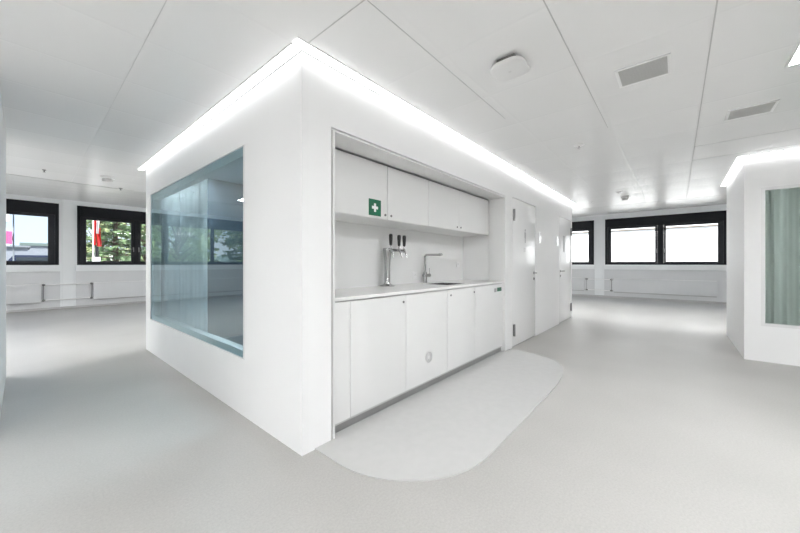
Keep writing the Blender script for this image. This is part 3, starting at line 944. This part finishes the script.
# ================================================================ RADIATORS
def radiator(label, axis, p, a, b, z0=0.21, z1=0.665, valve=None):
    """flat panel radiator on the facade, pipes to the next one"""
    t = thing('radiator', label, 'radiator', (p - 0.08, (a + b) / 2, z0) if axis == 'X' else ((a + b) / 2, p - 0.08, z0), 'flat panel radiators below the windows')
    def bx(bm, u0, u1, za, zb, d0, d1, bev=0.0):
        if axis == 'X': box(bm, p - d1, p - d0, u0, u1, za, zb, bev)
        else: box(bm, u0, u1, p - d1, p - d0, za, zb, bev)
    bm = bmesh.new(); bx(bm, a, b, z0, z1, 0.05, 0.09, 0.004); obj('panel', bm, 'parapet', t)
    bm = bmesh.new()
    for u in (a + 0.3, b - 0.3):
        bx(bm, u - 0.015, u + 0.015, z0 + 0.05, z1 - 0.05, 0.001, 0.05)
        obj('bracket', bm, 'plastic_g', t)
        bm = bmesh.new()
    bm.free()
    bm = bmesh.new(); bx(bm, a + 0.01, b - 0.01, z0 - 0.03, z0 - 0.002, 0.045, 0.075); obj('base_rail', bm, 'plastic_g', t)
    bm = bmesh.new(); bx(bm, a + 0.005, b - 0.005, z1 + 0.001, z1 + 0.012, 0.045, 0.092); obj('top_grille', bm, 'alu', t)
    return t
def pipes(label, axis, p, a, b, z0=0.24, z1=0.635, over=0.05):
    t = thing('radiator_pipes', label, 'pipes', (p - 0.07, (a + b) / 2, z0) if axis == 'X' else ((a + b) / 2, p - 0.07, z0), 'pipe links between radiators')
    P = (lambda u, z: (p - 0.07, u, z)) if axis == 'X' else (lambda u, z: (u, p - 0.07, z))
    for z in (z0, z1):
        obj('pipe', tube(bmesh.new(), [P(a - over, z), P(b + over, z)], 0.014, 10), 'plastic', t)
    for u in (a, b):
        bm = bmesh.new()
        tube(bm, [P(u, z0 - 0.03), P(u, z1 + 0.03)], 0.007, 10)
        obj('riser', bm, 'steel_dark', t)
        for z in (z0, z1):
            obj('valve', tube(bmesh.new(), [P(u - over + 0.005, z), P(u + over - 0.005, z)], 0.02, 10), 'chrome', t)
for i, (a, b) in enumerate(right_spans):
    labs = ['long white radiator under the wide right-hand window', 'white radiator partly hidden by the far end of the door wall', 'white radiator far along the right facade behind the core', 'white radiator on right facade hidden behind the right-hand room']
    lo, hi = a + 0.21, b - 0.27
    if i == 1: lo = a + 0.30
    radiator(labs[i], 'X', XR, lo, hi)
pipes('grey pipe link across the white pillar between the right-hand windows', 'X', XR, 1.745, 2.525)
labs = ['white radiator under the left window showing trees', 'white radiator under the leftmost window', 'white radiator on left facade far behind the partition', 'white radiator on left facade hidden behind core', 'white radiator far along the left facade, hidden behind core']
for i, (a, b) in enumerate(left_spans):
    radiator(labs[i], 'Y', YL, a + 0.32, b - 0.32)
pipes('grey pipe link across the white pillar between the left-hand windows', 'Y', YL, 0.362, 1.26, 0.25, 0.65, 0.035)

# ================================================================ OUTSIDE
def ext_mat(name, c, r=0.8): return noisy(principled(name, c, r), 2, 0.06)
M['ground'] = ext_mat('pale_gravel', (0.30, 0.30, 0.285), 0.9)
M['render'] = principled('white_render', (0.9, 0.9, 0.9), 0.8)
M['leaf'] = noisy(principled('leaf_green', (0.20, 0.27, 0.11), 0.6), 1.5, 0.45)
M['leaf2'] = noisy(principled('needle_green', (0.12, 0.19, 0.09), 0.65), 1.5, 0.5)
M['leaf3'] = noisy(principled('light_leaf', (0.28, 0.34, 0.16), 0.6), 1.5, 0.4)
M['bark'] = ext_mat('bark', (0.09, 0.065, 0.045), 0.9)
M['red'] = principled('flag_red', (0.65, 0.03, 0.03), 0.6)
M['pink'] = principled('pink_sign', (0.55, 0.10, 0.26), 0.5)
M['carblue'] = principled('dark_blue_paint', (0.02, 0.03, 0.07), 0.25)
M['carglass'] = principled('car_glass', (0.03, 0.04, 0.05), 0.08)
M['tyre'] = principled('tyre', (0.015, 0.015, 0.015), 0.8)
M['pale'] = ext_mat('pale_far_wall', (0.22, 0.24, 0.28), 0.8)
M['haze_grey'] = ext_mat('far_building', (0.20, 0.22, 0.25), 0.8)
struct('ground', B(-90, 90, -90, 150, -0.45, -0.35), 'ground')

# white rendered building opposite the right-hand windows
bd = thing('building', 'bright white building filling the view through the right windows', 'building', (26, 6, -0.35))
obj('facade', B(24.0, 32.0, -26, 34, -0.35, 10.0), 'render', bd)
bm = bmesh.new()
box(bm, 23.90, 23.999, -26, 34, 3.22, 3.27)
obj('ledge', bm, 'bark', bd)
bm = bmesh.new()
for z in (0.8, 5.6, 8.0): box(bm, 23.985, 24.0, -26, 34, z, z + 0.015)
obj('panel_joint', bm, 'plastic_g', bd)

def tree_meshes(kind, seed):
    """trunk with limbs plus a crown of leaf blades"""
    r = random.Random(seed)
    tb, lb = bmesh.new(), bmesh.new()
    h = 7.5
    tube(tb, [(0, 0, 0), (0.05, 0.02, h * 0.4), (-0.03, 0.04, h * 0.9)], [0.16, 0.11, 0.03], 8)
    tips = []
    if kind == 'conifer':
        n = 64
        for i in range(n):
            z = 0.5 + (h - 0.7) * i / n
            L = 2.1 * (1 - (i / n)) ** 0.8 + 0.25
            a = i * 2.399 + r.uniform(-.3, .3)
            e = Vector((L * math.cos(a), L * math.sin(a), z - 0.10 * L + r.uniform(-.1, .1)))
            tube(tb, [(0, 0, z), (e.x * .5, e.y * .5, z + 0.02), e], [0.035, 0.02, 0.006], 5)
            m = int(26 + 34 * L)
            for q in range(m):
                f = (q + r.random()) / m
                p = Vector((0, 0, z)).lerp(e, 0.12 + 0.88 * f)
                tips.append((p + Vector((r.gauss(0, .12), r.gauss(0, .12), r.gauss(0, .05) - 0.04)), 0.13))
    else:
        blobs = []
        for i in range(34):
            a = i * 2.399; z = r.uniform(1.3, h)
            L = 2.0 * math.sin(PI * min(1, (z - 0.2) / (h + 0.9))) * r.uniform(0.45, 1.0)
            e = Vector((L * math.cos(a), L * math.sin(a), z))
            tube(tb, [(0, 0, z * 0.55), (e.x * .5, e.y * .5, z * .8), e], [0.05, 0.03, 0.008], 5)
            blobs.append((e, r.uniform(0.5, 0.8)))
        for e, s in blobs:
            for q in range(100):
                d = Vector((r.gauss(0, 1), r.gauss(0, 1), r.gauss(0, 1))).normalized() * s * r.random() ** 0.35
                tips.append((e + d, 0.12))
    for p, s in tips:
        s *= r.uniform(0.7, 1.4)
        u = Vector((r.gauss(0, 1), r.gauss(0, 1), r.gauss(0, .6))).normalized()
        v = u.cross(Vector((r.gauss(0, 1), r.gauss(0, 1), r.gauss(0, 1)))).normalized()
        vs = [lb.verts.new(p + u * s), lb.verts.new(p + v * s * .45), lb.verts.new(p - u * s), lb.verts.new(p - v * s * .45)]
        lb.faces.new(vs)
    out = []
    for nm, b_ in (('trunk', tb), ('foliage', lb)):
        me = bpy.data.meshes.new(nm); b_.to_mesh(me); b_.free(); out.append(me)
    return out
TM = [('conifer', tree_meshes('conifer', 1), 'leaf2'), ('broad', tree_meshes('broad', 2), 'leaf'), ('broad', tree_meshes('broad', 9), 'leaf3'), ('conifer', tree_meshes('conifer', 4), 'leaf')]
def tree(x, y, s, ti, rot, label, group):
    t = thing('tree', label, 'tree', (x, y, -0.35), group)
    t.rotation_euler = (0, 0, rot); t.scale = (s, s, s)
    kd, (trunk, fol), lm = TM[ti]
    for nm, me, mt_ in (('trunk', trunk, 'bark'), ('foliage', fol, lm)):
        if not me.materials: me.materials.append(M[mt_])
        o = bpy.data.objects.new(nm, me); C.objects.link(o); o.parent = t
rt = random.Random(11)
spots = [(3.4, 23.5, 0), (7.7, 23.8, 3), (5.5, 27.8, 1), (9.9, 27.8, 0), (3.8, 32.2, 2), (8.0, 32.3, 1),
         (-4.0, 23.6, 1), (-8.4, 23.6, 0), (-12.8, 24, 3), (-6.2, 27.9, 3), (-10.6, 28.1, 1), (-4.2, 32.3, 0), (-8.5, 32.4, 2)]
LBT = ['dark conifer outside, just right of the red and white flag', 'green conifer outside right of the dark one by the flag', 'round-crowned green tree behind the front conifers by the flag',
       'dark conifer in the second row, mostly behind core block', 'light green tree at the back, behind the flag', 'round-crowned green tree at the back of the row, right']
for i, (x, y, ti) in enumerate(spots):
    if x > 0: tree(x, y, 1.0 - 0.03 * (i % 2), ti, rt.uniform(0, 6), LBT[i], 'trees outside behind the flag')
    else: tree(x, y, 1.0 - 0.03 * (i % 2), ti, rt.uniform(0, 6), 'green tree seen only mirrored in the big tinted window', 'trees mirrored in the tinted window')

# flag on a pole
fx, fy = 2.0, 19.0
fl_ = thing('flag', 'red and white banner flag on a pole in front of the trees', 'flag', (fx, fy, -0.35))
obj('pole', tube(bmesh.new(), [(fx, fy + 0.08, -0.35), (fx, fy + 0.08, 5.0)], [0.03, 0.025], 10), 'white', fl_)
def cloth(u0, u1, z0, z1, mat, nm, ph):
    bm = bmesh.new(); prev = None
    for i in range(15):
        z = z0 + (z1 - z0) * i / 14
        row = [bm.verts.new((fx + 0.05 + 0.62 * (u0 + (u1 - u0) * (j / 6)) * (0.85 + 0.15 * math.sin(z * 4.1 + ph)), fy + 0.05 * math.sin(j * 1.3 + z * 3.3 + ph), z)) for j in range(7)]
        if prev:
            for j in range(6):
                f = bm.faces.new((prev[j], prev[j + 1], row[j + 1], row[j])); f.smooth = True
        prev = row
    bmesh.ops.solidify(bm, geom=bm.faces[:], thickness=0.006)
    obj(nm, bm, mat, fl_)
cloth(-0.09, 0.05, 2.0, 3.7, 'red', 'red_field', 0); cloth(0.05, 0.24, 2.5, 3.7, 'white', 'white_field', 0); cloth(0.07, 0.34, 1.95, 2.5, 'red', 'red_field', 0); cloth(0.24, 0.36, 2.5, 2.75, 'red', 'red_field', 0)
obj('base', B(fx - 0.04, fx + 0.20, fy - 0.15, fy + 0.15, -0.35, 1.48, bev=0.02), 'white', fl_)
obj('dark_band', B(fx + 0.05, fx + 0.15, fy - 0.06, fy + 0.06, 1.48, 1.93), 'black', fl_)

# low white building, sign mast, parked vehicles, skyline
lb = thing('white_pavilion', 'low pale grey-blue building outside the leftmost window', 'building', (-0.9, 46, -0.35))
obj('body', B(-8.0, 0.36, 44.0, 52.0, -0.35, 2.65), 'pale', lb)
obj('roof', B(-8.2, 0.5, 43.8, 52.2, 2.65, 2.8), 'haze_grey', lb)
sm = thing('sign_mast', 'pink sign panel on a grey mast outside the leftmost window', 'sign', (-0.75, 30, -0.35))
obj('mast', tube(bmesh.new(), [(-0.33, 30.2, -0.35), (-0.33, 30.2, 4.6)], 0.035, 10), 'haze_grey', sm)
obj('sign_panel', B(-0.95, -0.38, 30.0, 30.1, 2.37, 3.12), 'pink', sm)
obj('sign_panel', B(-0.95, -0.50, 30.0, 30.1, 3.7, 4.3), 'white', sm)
def car(x, y, label, van=False):
    t = thing('van' if van else 'car', label, 'car', (x, y, -0.35), 'vehicles parked outside the leftmost window')
    h = 2.1 if van else 1.5
    z = -0.35 + 0.0
    prof = [(-2.2, 0.35), (-2.2, 0.95), (-1.5, 1.05), (-0.8, h), (1.5, h), (2.1, 1.1), (2.2, 0.4)]
    bm = bmesh.new()
    A = [bm.verts.new((x + a, y - 0.85, z + b)) for a, b in prof]
    Bv = [bm.verts.new((x + a, y + 0.85, z + b)) for a, b in prof]
    n = len(prof)
    for i in range(n): bm.faces.new((A[i], A[(i + 1) % n], Bv[(i + 1) % n], Bv[i]))
    bm.faces.new(A[::-1]); bm.faces.new(Bv)
    bmesh.ops.recalc_face_normals(bm, faces=bm.faces)
    bmesh.ops.bevel(bm, geom=bm.edges[:], offset=0.06, segments=2, affect='EDGES')
    obj('body', bm, 'carblue', t)
    obj('side_window', B(x - 0.7, x + 1.4, y - 0.865, y - 0.845, z + 1.08, z + h - 0.12), 'carglass', t)
    for wx in (-1.35, 1.35):
        obj('wheel', lathe(bmesh.new(), [(0, -0.1), (0.32, -0.1), (0.34, 0), (0.32, 0.1), (0, 0.1)], (x + wx, y - 0.8, z + 0.34), 20, 'Y'), 'tyre', t)
car(0.45, 32.6, 'dark van parked outside, nearest the leftmost window glass', True)
car(2.6, 39, 'dark car parked outside beside the van')
M['hill'] = ext_mat('hazy_hill', (0.12, 0.16, 0.15), 0.9)
bm = bmesh.new()
rr = random.Random(4)
o = [(-80, 0)]
x = -80
zz = []
while x <= 80:
    zz.append((x, 3.6 + 1.3 * rr.random() + 1.0 * math.sin(x * 0.07))); x += 3
vb = [(p[0], p[1]) for p in zz]
lo0 = [bm.verts.new((p[0], 132, -0.35)) for p in vb]; hi0 = [bm.verts.new((p[0], 136, p[1])) for p in vb]; bk = [bm.verts.new((p[0], 146, -0.35)) for p in vb]
for i in range(len(vb) - 1):
    bm.faces.new((lo0[i], lo0[i + 1], hi0[i + 1], hi0[i])); bm.faces.new((hi0[i], hi0[i + 1], bk[i + 1], bk[i]))
bmesh.ops.recalc_face_normals(bm, faces=bm.faces)
hl = struct('hills', bm, 'hill')
for i, (x, y, wd, dp, h, m) in enumerate([(-6, 96, 9, 8, 6.0, 'render'), (5, 92, 10, 9, 4.6, 'haze_grey'), (-16, 99, 8, 8, 7, 'haze_grey'), (9, 72, 6, 6, 3.4, 'render')]):
    t = thing('far_house', ['distant white house on the skyline outside leftmost window', 'distant long grey house on the skyline outside leftmost window', 'tall grey distant house hidden behind the pink sign', 'small white house among the distant trees outside'][i], 'building', (x, y, -0.35))
    obj('walls', B(x - wd / 2, x + wd / 2, y, y + dp, -0.35, h), m, t)
    obj('roof', B(x - wd / 2 - .3, x + wd / 2 + .3, y - .3, y + dp + .3, h, h + 0.5), 'hill', t)
for i, (x, y) in enumerate([(3.4, 52), (6.2, 55), (9.0, 53)]):
    tree(x, y, 0.55, 1, i, ['low distant round tree directly beyond the parked dark car', 'low distant round tree right of the one beyond the car', 'low distant round tree farthest right beyond the parked vehicles'][i], 'low distant trees')
